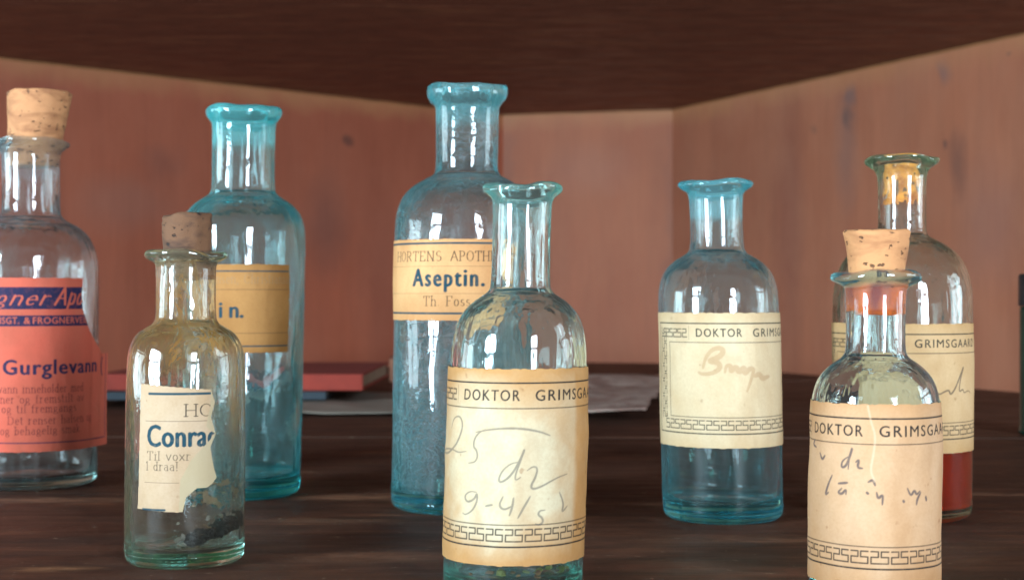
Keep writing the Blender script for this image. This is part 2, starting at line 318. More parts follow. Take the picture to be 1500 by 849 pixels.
# ---------------------------------------------------------------- label printing
def arc(cx, cy, rx, ry, a0, a1, n=9):
    return [(cx+rx*math.cos(R(a0+(a1-a0)*k/n)), cy+ry*math.sin(R(a0+(a1-a0)*k/n))) for k in range(n+1)]
X = 0.66
G = {  # roman stroke letters: width, strokes
 'H': (.8, [[(.1, 0), (.1, 1)], [(.7, 0), (.7, 1)], [(.1, .5), (.7, .5)]]),
 'O': (.85, [arc(.42, .5, .36, .5, 0, 360, 16)]),
 'R': (.8, [[(.12, 0), (.12, 1)], [(.12, 1)]+arc(.38, .74, .24, .26, 90, -90)+[(.12, .48)], [(.36, .48), (.72, 0)]]),
 'T': (.75, [[(.37, 0), (.37, 1)], [(.04, 1), (.7, 1)], [(.04, 1), (.04, .84)], [(.7, 1), (.7, .84)]]),
 'E': (.7, [[(.12, 0), (.12, 1)], [(.12, 1), (.6, 1), (.6, .86)], [(.12, .5), (.45, .5)], [(.12, 0), (.62, 0), (.62, .15)]]),
 'N': (.85, [[(.12, 0), (.12, 1)], [(.12, 1), (.7, 0)], [(.7, 0), (.7, 1)]]),
 'S': (.62, [arc(.3, .75, .22, .25, 35, 270)+arc(.3, .25, .24, .25, 90, -145)]),
 'A': (.85, [[(.05, 0), (.42, 1)], [(.42, 1), (.8, 0)], [(.2, .36), (.64, .36)]]),
 'P': (.7, [[(.12, 0), (.12, 1)], [(.12, 1)]+arc(.36, .73, .24, .27, 90, -90)+[(.12, .46)]]),
 'C': (.8, [arc(.44, .5, .36, .5, 45, 315, 14)]),
 'D': (.85, [[(.12, 0), (.12, 1)], [(.12, 1)]+arc(.36, .5, .38, .5, 90, -90, 12)+[(.12, 0)]]),
 'F': (.68, [[(.12, 0), (.12, 1)], [(.12, 1), (.6, 1), (.6, .84)], [(.12, .52), (.46, .52)]]),
 'K': (.8, [[(.12, 0), (.12, 1)], [(.12, .42), (.66, 1)], [(.3, .56), (.72, 0)]]),
 'a': (.55, [arc(.24, .2, .18, .2, 60, 330, 9), [(.08, .58)]+arc(.24, .48, .17, .17, 120, 0, 5)+[(.42, 0), (.5, .02)]]),
 'b': (.6, [[(.1, 0), (.1, 1.02)], arc(.3, .32, .2, .32, 140, -140, 10)]),
 'c': (.5, [arc(.28, .32, .22, .33, 50, 310, 10)]),
 'd': (.6, [[(.46, 0), (.46, 1.02)], arc(.26, .32, .2, .32, 40, 320, 10)]),
 'e': (.52, [[(.06, .36), (.46, .36)], arc(.26, .32, .2, .33, 10, 315, 12)]),
 'f': (.4, [[(.16, 0), (.16, .8)]+arc(.3, .82, .14, .18, 180, 40, 5), [(.02, X), (.34, X)]]),
 'g': (.58, [arc(.26, .4, .18, .25, 0, 360, 12), arc(.27, -.1, .22, .16, 0, 360, 12), [(.14, .2), (.1, .08), (.36, .04)]]),
 'h': (.62, [[(.1, 0), (.1, 1.02)], [(.1, .42)]+arc(.3, .42, .2, .24, 160, 0, 6)+[(.5, 0)]]),
 'i': (.28, [[(.13, 0), (.13, X)], [(.11, .88), (.15, .9)]]),
 'k': (.6, [[(.1, 0), (.1, 1.02)], [(.1, .25), (.46, X)], [(.22, .36), (.5, 0)]]),
 'l': (.26, [[(.12, 0), (.12, 1.02)]]),
 'm': (.9, [[(.1, 0), (.1, X)], [(.1, .42)]+arc(.27, .42, .17, .24, 160, 0, 5)+[(.44, 0)], [(.44, .42)]+arc(.6, .42, .17, .24, 160, 0, 5)+[(.78, 0)]]),
 'n': (.62, [[(.1, 0), (.1, X)], [(.1, .42)]+arc(.3, .42, .2, .24, 160, 0, 6)+[(.5, 0)]]),
 'o': (.55, [arc(.27, .32, .21, .33, 0, 360, 12)]),
 'p': (.6, [[(.1, -.3), (.1, X)], arc(.3, .32, .2, .32, 140, -140, 10)]),
 'r': (.45, [[(.1, 0), (.1, X)], [(.1, .4)]+arc(.3, .42, .18, .22, 160, 50, 5)]),
 's': (.44, [arc(.22, .48, .14, .16, 40, 270, 6)+arc(.22, .16, .16, .16, 90, -150, 6)]),
 't': (.38, [[(.15, .86), (.15, .12), (.24, .0), (.34, .05)], [(.02, X), (.32, X)]]),
 'u': (.62, [[(.1, X), (.1, .2)]+arc(.28, .22, .18, .22, 180, 340, 6), [(.48, X), (.48, 0)]]),
 'v': (.55, [[(.03, X), (.26, 0)], [(.26, 0), (.5, X)]]),
 'x': (.55, [[(.05, 0), (.48, X)], [(.05, X), (.48, 0)]]),
 'G': (.85, [arc(.44, .5, .36, .5, 45, 340, 14)+[(.78, .42), (.55, .42)]]), 'J': (.5, [[(.35, 1), (.35, .2)]+arc(.2, .2, .15, .2, 0, -150, 6)]),
 'y': (.55, [[(.03, X), (.26, 0)], [(.5, X), (.26, 0), (.12, -.28)]]),
 '1': (.4, [[(.2, 0), (.2, 1), (.08, .86)]]), '!': (.25, [[(.12, 1), (.12, .3)], [(.12, .06), (.13, 0)]]),
 '.': (.25, [[(.1, .02), (.13, .05)]]), ',': (.25, [[(.14, .05), (.08, -.16)]]), ' ': (.4, []), '(': (.3, [arc(.3, .4, .2, .6, 120, 240)]),
}
_cache = {}
def font_tris(text, offset=0.0, space=1.0):
    k = (text, offset, space)
    if k in _cache: return _cache[k]
    cu = bpy.data.curves.new('t', 'FONT'); cu.body = text; cu.size = 1; cu.offset = offset; cu.space_character = space; cu.resolution_u = 3
    o = bpy.data.objects.new('t', cu); C.objects.link(o)
    bpy.context.view_layer.update()
    me = bpy.data.meshes.new_from_object(o.evaluated_get(bpy.context.evaluated_depsgraph_get()))
    me.calc_loop_triangles(); n = len(me.vertices); v = np.empty(n*3); me.vertices.foreach_get('co', v); v = v.reshape(-1, 3)[:, :2]
    tr = np.empty(len(me.loop_triangles)*3, dtype=np.int32); me.loop_triangles.foreach_get('vertices', tr)
    t = v[tr].reshape(-1, 3, 2)
    bpy.data.objects.remove(o); bpy.data.curves.remove(cu); bpy.data.meshes.remove(me)
    _cache[k] = t; return t
class Canvas:
    """a sheet of label paper, laid out flat: u to the right, v up, in metres"""
    def __init__(s, us, vs, nl):
        s.u, s.v = us, vs; s.ink = [np.zeros((len(vs), len(us))) for _ in range(nl)]
        s.age = np.zeros((len(vs), len(us))); s.peel = np.zeros_like(s.age); s.keep = np.ones_like(s.age, dtype=bool)
        s.U, s.V = np.meshgrid(us, vs)
    def box(s, x0, y0, x1, y1):
        return (max(0, np.searchsorted(s.u, x0)-1), min(len(s.u), np.searchsorted(s.u, x1)+1), max(0, np.searchsorted(s.v, y0)-1), min(len(s.v), np.searchsorted(s.v, y1)+1))
    def line(s, L, pts, wd, amt=1.0, aa=0.00022, taper=False):
        n = len(pts)-1
        for k, (a, b) in enumerate(zip(pts[:-1], pts[1:])):
            wk = wd*(0.55+0.9*math.sin(math.pi*(k+.5)/n)) if taper else wd
            m = wk/2+aa
            i0, i1, j0, j1 = s.box(min(a[0], b[0])-m, min(a[1], b[1])-m, max(a[0], b[0])+m, max(a[1], b[1])+m)
            if i1 <= i0 or j1 <= j0: continue
            Us, Vs = s.U[j0:j1, i0:i1], s.V[j0:j1, i0:i1]
            dx, dy = b[0]-a[0], b[1]-a[1]; l2 = dx*dx+dy*dy+1e-15
            t = np.clip(((Us-a[0])*dx+(Vs-a[1])*dy)/l2, 0, 1)
            d = np.hypot(Us-a[0]-t*dx, Vs-a[1]-t*dy)
            c = np.clip((wk/2-d)/aa+.5, 0, 1)*amt
            s.ink[L][j0:j1, i0:i1] = np.maximum(s.ink[L][j0:j1, i0:i1], c)
    def tris(s, L, T, amt=1.0, du=0.00024, dst=None):
        dst = s.ink[L] if dst is None else dst
        for t in T:
            i0, i1, j0, j1 = s.box(t[:, 0].min()-du, t[:, 1].min()-du, t[:, 0].max()+du, t[:, 1].max()+du)
            if i1 <= i0 or j1 <= j0: continue
            Us, Vs = s.U[j0:j1, i0:i1], s.V[j0:j1, i0:i1]
            acc = np.zeros_like(Us); (ax, ay), (bx, by), (cx, cy_) = t
            den = (bx-ax)*(cy_-ay)-(cx-ax)*(by-ay)
            if abs(den) < 1e-16: continue
            for ox in (-.33, 0, .33):
                for oy in (-.33, 0, .33):
                    px, py = Us+ox*du-ax, Vs+oy*du-ay
                    l1 = (px*(cy_-ay)-(cx-ax)*py)/den; l2 = ((bx-ax)*py-px*(by-ay))/den
                    acc += (l1 >= 0) & (l2 >= 0) & (l1+l2 <= 1)
            dst[j0:j1, i0:i1] = np.minimum(1, dst[j0:j1, i0:i1]+acc/9*amt)
    def text(s, L, txt, u0, u1, v, cap, amt=1.0, bold=0.0, space=1.0):
        T = font_tris(txt, 0.0, space).copy(); x0, x1 = T[..., 0].min(), T[..., 0].max()
        T[..., 0] = u0+(T[..., 0]-x0)*(u1-u0)/(x1-x0); T[..., 1] = v+T[..., 1]*cap/0.71
        b = bold*cap
        for ox, oy in ([(0, 0)] if not b else [(-b, 0), (b, 0), (0, b*.5), (0, -b*.5)]):
            tmp = np.zeros_like(s.U); s.tris(L, T+np.array([ox, oy]), amt, dst=tmp); s.ink[L] = np.maximum(s.ink[L], tmp)
    def roman(s, L, txt, u0, u1, v, cap, wd=0.0003, amt=1.0, slant=0.0, serif=True, thin=0.55):
        tot = sum(G[c][0] for c in txt)+.12*len(txt); k = (u1-u0)/tot; x = u0
        for ch in txt:
            gw, st = G[ch]
            for p in st:
                q = [(x+(a+slant*b)*k, v+b*cap) for a, b in p]
                for a, b in zip(q[:-1], q[1:]):
                    vert = abs(b[1]-a[1]) > 1.1*abs(b[0]-a[0]); s.line(L, [a, b], wd if vert else wd*thin, amt)
                if serif:
                    for e, f in ((p[0], p[1]), (p[-1], p[-2])):
                        if abs(e[0]-f[0]) < .25*abs(e[1]-f[1]) and (abs(e[1]) < .03 or e[1] > .6) and abs(e[1]-f[1]) > .3:
                            ex, ey = x+(e[0]+slant*e[1])*k, v+e[1]*cap
                            s.line(L, [(ex-.12*k, ey), (ex+.12*k, ey)], wd*.6, amt)
            x += (gw+.12)*k
    def poly_mask(s, pts):
        ins = np.zeros(s.U.shape, dtype=bool); n = len(pts)
        for i in range(n):
            (x1, y1), (x2, y2) = pts[i], pts[(i+1) % n]
            if y1 == y2: continue
            c = ((s.V > min(y1, y2)) & (s.V <= max(y1, y2)) & (s.U < (s.V-y1)*(x2-x1)/(y2-y1)+x1)); ins ^= c
        return ins
def n2(a, b, sd=0.0):       # smooth 2-D noise from summed waves
    r = np.random.RandomState(int(sd*10)+3); out = 0
    for k in range(9):
        f = 2**(k/3); th = r.rand()*6.28; out = out+np.sin((a*math.cos(th)+b*math.sin(th))*f+r.rand()*6.28)/f**.8
    return out/3

# ---------------------------------------------------------------- bottles
class Bottle:
    """profile is read off the photograph: rows (image row, half width in pixels) turned into metres at the bottle's own distance"""
    def __init__(s, label, xb, yb, prof, lean, mats, group=None, wall=0.0022, base=0.005, neck_wall=0.0024, seed=1, wob=0.006):
        s.z = H*F/(yb-HZ); s.k = s.z/F; s.x = (xb-750)*s.k; s.seed = seed; s.wob = wob
        s.root = empty('medicine_bottle', (s.x, s.z, 0.0004), label, 'bottle', group)
        s.lean = lean*s.k; s.top = (HZ-prof[0][0])*s.k+H
        s.ctrl = [(hw*s.k, (HZ-y)*s.k+H) for y, hw in prof]      # top -> bottom
        rb = s.ctrl[-1][0]
        out = s.ctrl + [(rb, 0.005), (rb*0.985, 0.0016), (rb*.90, 0.0)]
        out = [(r, max(zz, 0.0)) for r, zz in out]
        s.out = densify(chaikin(out, 3), 0.0035)
        s.out_z = np.array([p[1] for p in s.out][::-1]); s.out_r = np.array([p[0] for p in s.out][::-1])
        neck_r = min(hw for y, hw in prof[3:8])*s.k; bore = neck_r-neck_wall; s.bore = bore
        # inner wall: bore through the lip and neck, offset by the wall below
        inn = [(s.ctrl[0][0]*0.80 if s.ctrl[0][0]*.8 > bore else bore, s.ctrl[0][1]+0.0002), (bore*1.03, s.ctrl[0][1]-0.0012), (bore, s.ctrl[0][1]-0.004)]
        ni = [i for i, (y, hw) in enumerate(prof) if hw*s.k <= neck_r*1.06 and i >= 3]
        zlast = s.ctrl[ni[-1]][1]
        inn.append((bore, zlast+0.004))
        pts = s.ctrl[ni[-1]+1:]
        for i, (r, zz) in enumerate(pts):
            a = s.ctrl[ni[-1]+i]; b = s.ctrl[min(ni[-1]+i+2, len(s.ctrl)-1)]
            tx, tz = b[0]-a[0], b[1]-a[1]; L = math.hypot(tx, tz) or 1; nx, nz = tz/L, -tx/L   # inward
            if nx > 0: nx, nz = -nx, -nz
            q = (max(bore, r+nx*wall), zz-abs(nz)*wall*1.0)
            if q[1] > base+0.006: inn.append(q)
        ri = rb-wall
        inn += [(ri, base+0.006), (ri*.97, base+0.0015), (ri*.8, base), (ri*.3, base+0.0014), (0.0, base+0.0018)]
        s.inn = densify(chaikin(inn, 3), 0.0035); s.base = base; s.ri = ri
        s.inn_z = np.array([p[1] for p in s.inn][::-1]); s.inn_r = np.array([p[0] for p in s.inn][::-1])
        N = 112; rings = []
        prof_all = [(0.0, 0.0012), (rb*.5, 0.0010), (rb*.82, 0.0003)] + s.out[::-1] + s.inn
        n_out = 3+len(s.out)
        th = np.linspace(0, 2*math.pi, N, endpoint=False); V = []
        for i, (r, zz) in enumerate(prof_all):
            inner = i >= n_out
            rr = s.radius(r, zz, th, inner)
            sx = s.shift(zz)
            V.append(np.stack([rr*np.sin(th)+sx, -rr*np.cos(th), np.full(N, zz)+s.zwob(th, zz)], 1))
        V = np.concatenate(V); nr = len(prof_all); Fs = []; mi = []
        for i in range(nr-1):
            for j in range(N):
                a, b = i*N+j, i*N+(j+1) % N; Fs.append((a, b, b+N, a+N)); mi.append(1 if i >= n_out-1 else 0)
        me = bpy.data.meshes.new('glass_body'); me.from_pydata(V.tolist(), [], Fs); me.update()
        me.polygons.foreach_set('use_smooth', [True]*len(Fs)); 
        bm = bmesh.new(); bm.from_mesh(me); bmesh.ops.remove_doubles(bm, verts=bm.verts, dist=1e-6)
        bmesh.ops.recalc_face_normals(bm, faces=bm.faces); bm.to_mesh(me); bm.free()
        s.body = link('glass_body', me, mats, s.root)
        at = me.attributes.new('inside', 'FLOAT', 'POINT'); vals = []
        for v in me.vertices:
            c = v.co; r_ = math.hypot(c.x-s.shift(c.z), c.y); ro = np.interp(c.z, s.out_z, s.out_r)
            vals.append(1.0 if (r_ < ro-0.0011 and c.z > base*.9 and c.z < s.top-0.0015) else 0.0)
        at.data.foreach_set('value', vals)
        at = me.attributes.new('rim', 'FLOAT', 'POINT'); at.data.foreach_set('value', [max(0.0, min(1.0, (v.co.z-(s.top-0.0125*s.z/.46))/0.002)) for v in me.vertices])
    def shift(s, zz): return s.lean*zz/s.top
    def zwob(s, th, zz):
        f = np.clip((zz-s.top+0.02)/0.02, 0, 1)
        return f*0.0006*np.sin(th*2+s.seed)+f*0.0003*np.sin(th*5+s.seed*3)
    def radius(s, r, zz, th, inner=False):
        sd = s.seed*1.7+(5.3 if inner else 0); a = s.wob*(2.2 if inner else 1.3)
        n = np.sin(2*th+sd+zz*25)*.5+np.sin(3*th-sd*2+zz*60)*.35+np.sin(5*th+sd*3-zz*90)*.22+np.sin(zz*130+sd*2+th)*.3
        return r*(1+a*n)
    def R(s, zz, th):
        return s.radius(np.interp(zz, s.out_z, s.out_r), zz, th)
    def px(s, x, y):            # photo pixel -> (u, v) on the glass surface, u = arc length from the front
        r = float(np.interp(H+(HZ-y)*s.k, s.out_z, s.out_r)); cx = s.x+s.shift(H+(HZ-y)*s.k)
        dx = (x-750)/F; A_ = dx*dx+1; B_ = cx*dx+s.z; C_ = cx*cx+s.z*s.z-r*r; D_ = max(0.0, B_*B_-A_*C_)
        q = (B_-math.sqrt(D_))/A_; th = math.atan2(q*dx-cx, s.z-q)
        return (th*r, H-(y-HZ)*q/F)
    def cork(s, y_top, y_lip, y_bot, hw_top, hw_bot, mat, dx=0, tilt=0, chip=0, seed=0):
        k = s.k; zt, zb = H+(HZ-y_top)*k, H+(HZ-y_bot)*k; N = 56; rt = hw_top*k; rb_ = min(hw_bot*k, s.bore*1.01)
        pr = [(0, zt), (rt*.6, zt+.0002), (rt*.93, zt), (rt, zt-.0008)]
        n = 14
        for i in range(1, n): pr.append((rt+(rb_-rt)*i/n, zt+(zb-zt)*i/n))
        pr += [(rb_*.97, zb+.0004), (rb_*.9, zb), (0, zb)]
        V, Fs = [], []
        zm = (zt+zb)/2
        for r, zz in pr:
            for j in range(N):
                t = 2*math.pi*j/N; q = Vector((r*math.sin(t), -r*math.cos(t), zz))
                nn = mnoise.noise(q*260+Vector((seed, 0, 0)))*.00035+mnoise.noise(q*90+Vector((seed, 3, 0)))*.0004
                rr = r+(nn if r > 0 else 0); z2 = zz+mnoise.noise(Vector((q.x, q.y, seed))*160)*.0005
                if chip and zz > zt-.003:
                    cd = math.exp(-((math.sin(t)+.75)**2*7)); z2 -= chip*cd*(r/rt); rr -= chip*.45*cd
                V.append((rr*math.sin(t)+s.shift(zz)+dx*k+(zz-zb)*tilt, -rr*math.cos(t), z2))
        for i in range(len(pr)-1):
            for j in range(N): a, b = i*N+j, i*N+(j+1) % N; Fs.append((a, a+N, b+N, b))
        me = bpy.data.meshes.new('cork_stopper'); me.from_pydata(V, [], Fs)
        bm = bmesh.new(); bm.from_mesh(me); bmesh.ops.remove_doubles(bm, verts=bm.verts, dist=1e-6); bmesh.ops.recalc_face_normals(bm, faces=bm.faces); bm.to_mesh(me); bm.free()
        me.polygons.foreach_set('use_smooth', [True]*len(me.polygons))
        return link('cork_stopper', me, mat, s.root)
    def liquid(s, y_level, mat, grow=0.0002, meniscus=0.0006):
        zl = H+(HZ-y_level)*s.k; N = 80; zs = [z_ for z_ in s.inn_z if z_ < zl]
        pr = [(0, s.base+.0018-grow)]+[(r_+grow, z_-grow*.3) for z_, r_ in zip(s.inn_z, s.inn_r) if z_ < zl and r_ > 0.0005]
        rl = float(np.interp(zl, s.inn_z, s.inn_r))
        pr += [(rl+grow, zl+meniscus), (rl-.0012, zl), (rl*.5, zl-.0001), (0, zl-.0001)]
        th = np.linspace(0, 2*math.pi, N, endpoint=False); V = []; Fs = []
        for r, zz in pr:
            rr = s.radius(r, zz, th, True); V += np.stack([rr*np.sin(th)+s.shift(zz), -rr*np.cos(th), np.full(N, zz)], 1).tolist()
        for i in range(len(pr)-1):
            for j in range(N): a, b = i*N+j, i*N+(j+1) % N; Fs.append((a, b, b+N, a+N))
        me = bpy.data.meshes.new('liquid'); me.from_pydata(V, [], Fs)
        bm = bmesh.new(); bm.from_mesh(me); bmesh.ops.remove_doubles(bm, verts=bm.verts, dist=1e-6); bmesh.ops.recalc_face_normals(bm, faces=bm.faces); bm.to_mesh(me); bm.free()
        me.polygons.foreach_set('use_smooth', [True]*len(me.polygons))
        return link('liquid', me, mat, s.root)
    def sheet(s, u0, u1, v0, v1, nl, step=0.00025, ragged=0.0002):
        us = np.arange(u0, u1, step); vs_ = np.arange(v0, v1, step)
        return Canvas(us, vs_, nl)
    def paste(s, cv, mat, lift=0.00018, wr=0.00022, flap=None, name='paper_label', sub=None):
        """wrap the printed sheet round the glass; faces outside cv.keep are torn away"""
        ny, nx = cv.U.shape; Z = cv.V; rc = float(np.mean(np.interp(cv.v, s.out_z, s.out_r)))
        th = cv.U/rc
        rr = s.radius(np.interp(Z, s.out_z, s.out_r), Z, th)+lift+wr*(n2(cv.U*260, Z*120, s.seed)+1.2)*.5
        x_, y_ = rr*np.sin(th), -rr*np.cos(th)
        if flap:                # the sheet leaves the glass at angle flap and runs on straight
            t0 = flap; m = th > t0; e = (th-t0)*rc
            x2 = rr*math.sin(t0)+e*math.cos(t0+.0)*1.0; y2 = -rr*math.cos(t0)+e*math.sin(t0)*.9
            curl = 0.0012*np.sin(np.clip(e/0.012, 0, 1)*3)*(Z-Z.min())/(Z.max()-Z.min())
            x_ = np.where(m, x2+curl, x_); y_ = np.where(m, y2, y_)
        co_ = np.stack([x_+s.lean*Z/s.top, y_, Z], -1).reshape(-1, 3)
        idx = np.arange(nx*ny).reshape(ny, nx); k = cv.keep[:-1, :-1] & cv.keep[1:, 1:] & cv.keep[1:, :-1] & cv.keep[:-1, 1:]
        q = np.stack([idx[:-1, :-1], idx[:-1, 1:], idx[1:, 1:], idx[1:, :-1]], -1)[k]
        used = np.unique(q); re = np.full(nx*ny, -1); re[used] = np.arange(len(used)); q = re[q]
        me = bpy.data.meshes.new(name); me.vertices.add(len(used)); me.vertices.foreach_set('co', co_[used].astype(np.float32).ravel())
        me.loops.add(q.size); me.loops.foreach_set('vertex_index', q.ravel().astype(np.int32))
        me.polygons.add(len(q)); me.polygons.foreach_set('loop_start', np.arange(0, q.size, 4, dtype=np.int32))
        me.update(calc_edges=True); me.polygons.foreach_set('use_smooth', np.ones(len(q), dtype=bool))
        for nm, arr in [('ink_%d' % i, a) for i, a in enumerate(cv.ink)]+[('age', cv.age), ('peel', cv.peel)]:
            at = me.attributes.new(nm, 'FLOAT', 'POINT'); at.data.foreach_set('value', arr.ravel()[used].astype(np.float32))
        return link(name, me, mat, s.root)

def edge_age(cv, u0, u1, v0, v1, sd, side=1.0, top=1.0, pale=None):
    du = np.minimum(cv.U-u0, u1-cv.U); dv = np.minimum(cv.V-v0, (v1-cv.V)*1.0)
    a = 0.75*np.exp(-np.maximum(dv, 0)/0.006)*top+0.7*np.exp(-np.maximum(du, 0)/0.010)*side
    a = a+0.22*n2(cv.U*160, cv.V*120, sd)+0.22
    if pale: 
        (pu, pv, ru, rv) = pale; d = np.hypot((cv.U-pu)/ru, (cv.V-pv)/rv)+0.18*n2(cv.U*300, cv.V*300, sd+1)
        a = a+0.35*np.clip((d-0.8)/0.25, 0, 1)-0.15
    cv.age = np.clip(a, 0, 1)
    rag = 0.00028*(n2(cv.V*900, cv.V*0, sd)); ragv = 0.00028*n2(cv.U*900, cv.U*0, sd+2)
    cv.keep &= (cv.U > u0+.0003+rag*.7) & (cv.U < u1-.0003+rag*.7) & (cv.V > v0+.0003+ragv*.7) & (cv.V < v1-.0003+ragv*.7)

def fret(cv, L, a, b, horizontal=True, hgt=0.0040, period=0.0032, wd=0.00050):
    """meander border of alternating S and reversed S figures"""
    L0 = (b[0]-a[0]) if horizontal else (b[1]-a[1]); n = max(1, int(L0/period)); p = L0/n
    S = [(.86, 1), (.12, 1), (.12, .54), (.86, .54), (.86, 0), (.0, 0)]
    for i in range(n):
        mir = i % 2
        q = [((1-x if mir else x)*p*.96+i*p, y*hgt) for x, y in S]
        pts = [((a[0]+x, a[1]+y-hgt/2) if horizontal else (a[0]+y-hgt/2, a[1]+x)) for x, y in q]
        cv.line(L, pts, wd, 0.9)

INK = (0.010, 0.008, 0.008); TEAL = (0.006, 0.036, 0.052); PENC = (0.055, 0.052, 0.050)
CAPH = 0.0038
def doctor_label(bt, y_top_c, height, u_text, mat, width=0.122, scale=1.0, inks=3):
    """the doctor's printed label; u_text is where the word DOKTOR starts"""
    vt = H-(y_top_c-HZ)*(bt.z-np.interp(H-(y_top_c-HZ)*bt.k, bt.out_z, bt.out_r))/F; vb = vt-height
    u0 = u_text-0.0295*scale; u1 = u0+width*scale
    rc = float(np.interp((vt+vb)/2, bt.out_z, bt.out_r))
    az = -math.atan2(bt.x, bt.z); s0, s1 = max(u0, rc*(az-1.95)), min(u1, rc*(az+1.95)); um = min(u1, rc*(az+1.62)); ul = max(u0, rc*(az-1.62))
    us = np.concatenate([np.arange(s0, ul, 0.0009), np.arange(ul, um, 0.00024), np.arange(um, s1, 0.0009), [s1]])
    cv = Canvas(us, np.arange(vb, vt+.0002, 0.00024), inks)
    s = scale; o, wd = 0.0046*s, 0.0003
    a, b, c_, d = u0+o, u1-o, vb+0.0069*s, vt-0.0052*s
    cv.line(0, [(a, c_), (b, c_), (b, d), (a, d), (a, c_)], 0.00055)
    ia = u0+0.0140*s; iv0, iv1 = vb+0.0143*s, vt-0.0138*s
    cv.line(0, [(ia, iv0), (u1-0.014*s, iv0), (u1-0.014*s, iv1), (ia, iv1), (ia, iv0)], 0.00034, 0.9)
    fret(cv, 0, (ia-.004*s, vb+.0108*s), (b-.002, vb+.0108*s), True, 0.0040*s)
    fret(cv, 0, (a+.0045*s, iv0-.001), (a+.0045*s, d-.002), False, 0.0040*s)
    fret(cv, 0, (a+.004*s, vt-.0096*s), (u_text-.0045*s, vt-.0096*s), True, 0.0036*s, 0.0026*s)
    bl = vt-0.0112*s
    cv.line(0, [(u_text-.0036*s, bl-.0014*s), (u_text-.0036*s, bl+.0048*s)], .0002, .6)
    cv.text(0, 'DOKTOR', u_text, u_text+0.0208*s, bl, CAPH*s, 1.0, 0.02, 1.2)
    cv.text(0, 'GRIMSGAARD', u_text+0.0262*s, u_text+0.0640*s, bl, CAPH*s, 1.0, 0.02, 1.2)
    return cv, (s0, s1, vb, vt)
def smooth(pts, it=2): return chaikin(pts, it)
def pen(bt, cv, L, strokes, wd, amt=1.0, taper=True):
    for st in strokes:
        cv.line(L, [bt.px(x, y) for x, y in smooth(st, 2)], wd, amt, 0.00028, taper)

TEALG = (0.05, 0.86, 0.88); AQUA = (0.30, 0.86, 0.88); GREENG = (0.45, 0.80, 0.70); CLEAR = (0.60, 0.80, 0.78)
def pair(nm, tint, den, seed, bump=0.22, **kw):
    return glass_mat(nm, tint, den, bump, seed=seed, **kw)

# --- far-left: clear glass, cork, red pharmacy label
g = pair('clear_glass', CLEAR, 45, 1.0, haze=0.014, hazecol=(.75, .85, .9), film=(0.50, 0.78), filmcol=(0.75, 0.75, 0.72), filmamt=0.30)
A = Bottle('clear glass medicine bottle with a tall cork and a torn red label reading Gurglevann', 47, 708.4,
    [(206, 44), (206.6, 52), (209, 56), (213, 56), (217, 51), (223, 43), (236, 41), (305, 41), (318, 43), (325, 52), (334, 70), (350, 85), (375, 94), (410, 95), (550, 94), (698, 92)], -2, g, seed=1.1)
A.cork(136, 204, 246, 46, 37, cork_mat('pale_cork', (0.42, 0.185, 0.075), (0.22, 0.08, 0.03)), dx=3, tilt=0.10, seed=2)
u0, v0 = A.px(-30, 655); u1 = 1.1*A.out_r.max()*1.0+0.030
rA = A.out_r.max(); fl = 80; AO = -.0055; cv = Canvas(np.arange(-rA*1.35, rA*R(fl)+0.0200, 0.00025), np.arange(A.px(48, 664)[1], A.px(48, 406)[1], 0.00025), 3)
tU = rA*R(fl)
vt = cv.v[-1]; vb = cv.v[0]
def ya(y): return A.px(48, y)[1]
RU = cv.u[-1]
torn = [(cv.u[0]-1, vb-1), (RU+1, vb-1), (RU+1, ya(522)), (A.px(141, 518)[0]+.004, ya(522)), (A.px(138, 500)[0], ya(505)), (A.px(130, 480)[0], ya(484)), (A.px(121, 455)[0], ya(455)), (A.px(119, 430)[0], ya(430)), (A.px(121, 408)[0], ya(405)), (cv.u[0]-1, vt+1)]
cv.keep = cv.poly_mask(torn); 
edge_age(cv, cv.u[0], RU, vb, vt, 3, .3, .3)
du0, dU = cv.u[0], RU
for y0, y1 in ((421, 454), (463, 479)):
    m = (cv.V < ya(y0)) & (cv.V > ya(y1)); cv.ink[0][m] = 1.0
kk = A.k
script = Canvas(cv.u, cv.v, 1)
script.roman(0, 'gner', A.px(-8, 440)[0], A.px(73, 440)[0], ya(447), 19*kk, .0011, 1, .35, False, .45)
script.roman(0, 'Apotek', A.px(79, 440)[0], A.px(79, 440)[0]+.0315, ya(447), 24*kk, .0012, 1, .4, False, .45)
script.text(0, 'NNINGENSGT.', A.px(28, 470)[0]-.0300, A.px(28, 470)[0], ya(475), 9.5*kk, 1, .025, 1.1)
script.text(0, '&', A.px(35, 470)[0], A.px(44, 470)[0], ya(475), 9.5*kk, 1, .02, 1.1)
script.text(0, 'FROGNERVEIEN', A.px(48, 470)[0], A.px(48, 470)[0]+(A.px(118, 470)[0]-A.px(48, 470)[0])*1.33, ya(475), 9.5*kk, 1, .025, 1.1)
cv.ink[0] = cv.ink[0]*(1-script.ink[0])
cv.text(0, 'Gurglevann (', A.px(5, 545)[0], A.px(5, 545)[0]+.0660, ya(549), 21*kk, 1, .05, 1.12)
rows = [(571, 'Gurglevann inneholder med', -.0330), (586, 'og egner og fremstilt av', -.0300), (600, 'or og til fremgangs', -.0230), (617, 'Det renser halsen og', -.0125), (632, 'og behagelig smak.', -.0165)]
for y, tx, us in rows:
    us += .0165+AO; cv.roman(1, tx, us, us+.0031*len(tx)*.82, ya(y+5), 11*kk, .00042, 1)
cv.line(0, [(cv.u[0], ya(648)), (RU-.003, ya(651)), (RU-.003, ya(522))], .0006)
A.paste(cv, paper_mat('red_label_paper', (0.50, 0.088, 0.052), (0.42, 0.10, 0.06), [(0.016, 0.013, 0.045), (0.10, 0.016, 0.016), (0, 0, 0)]), flap=R(fl), wr=0.0002)

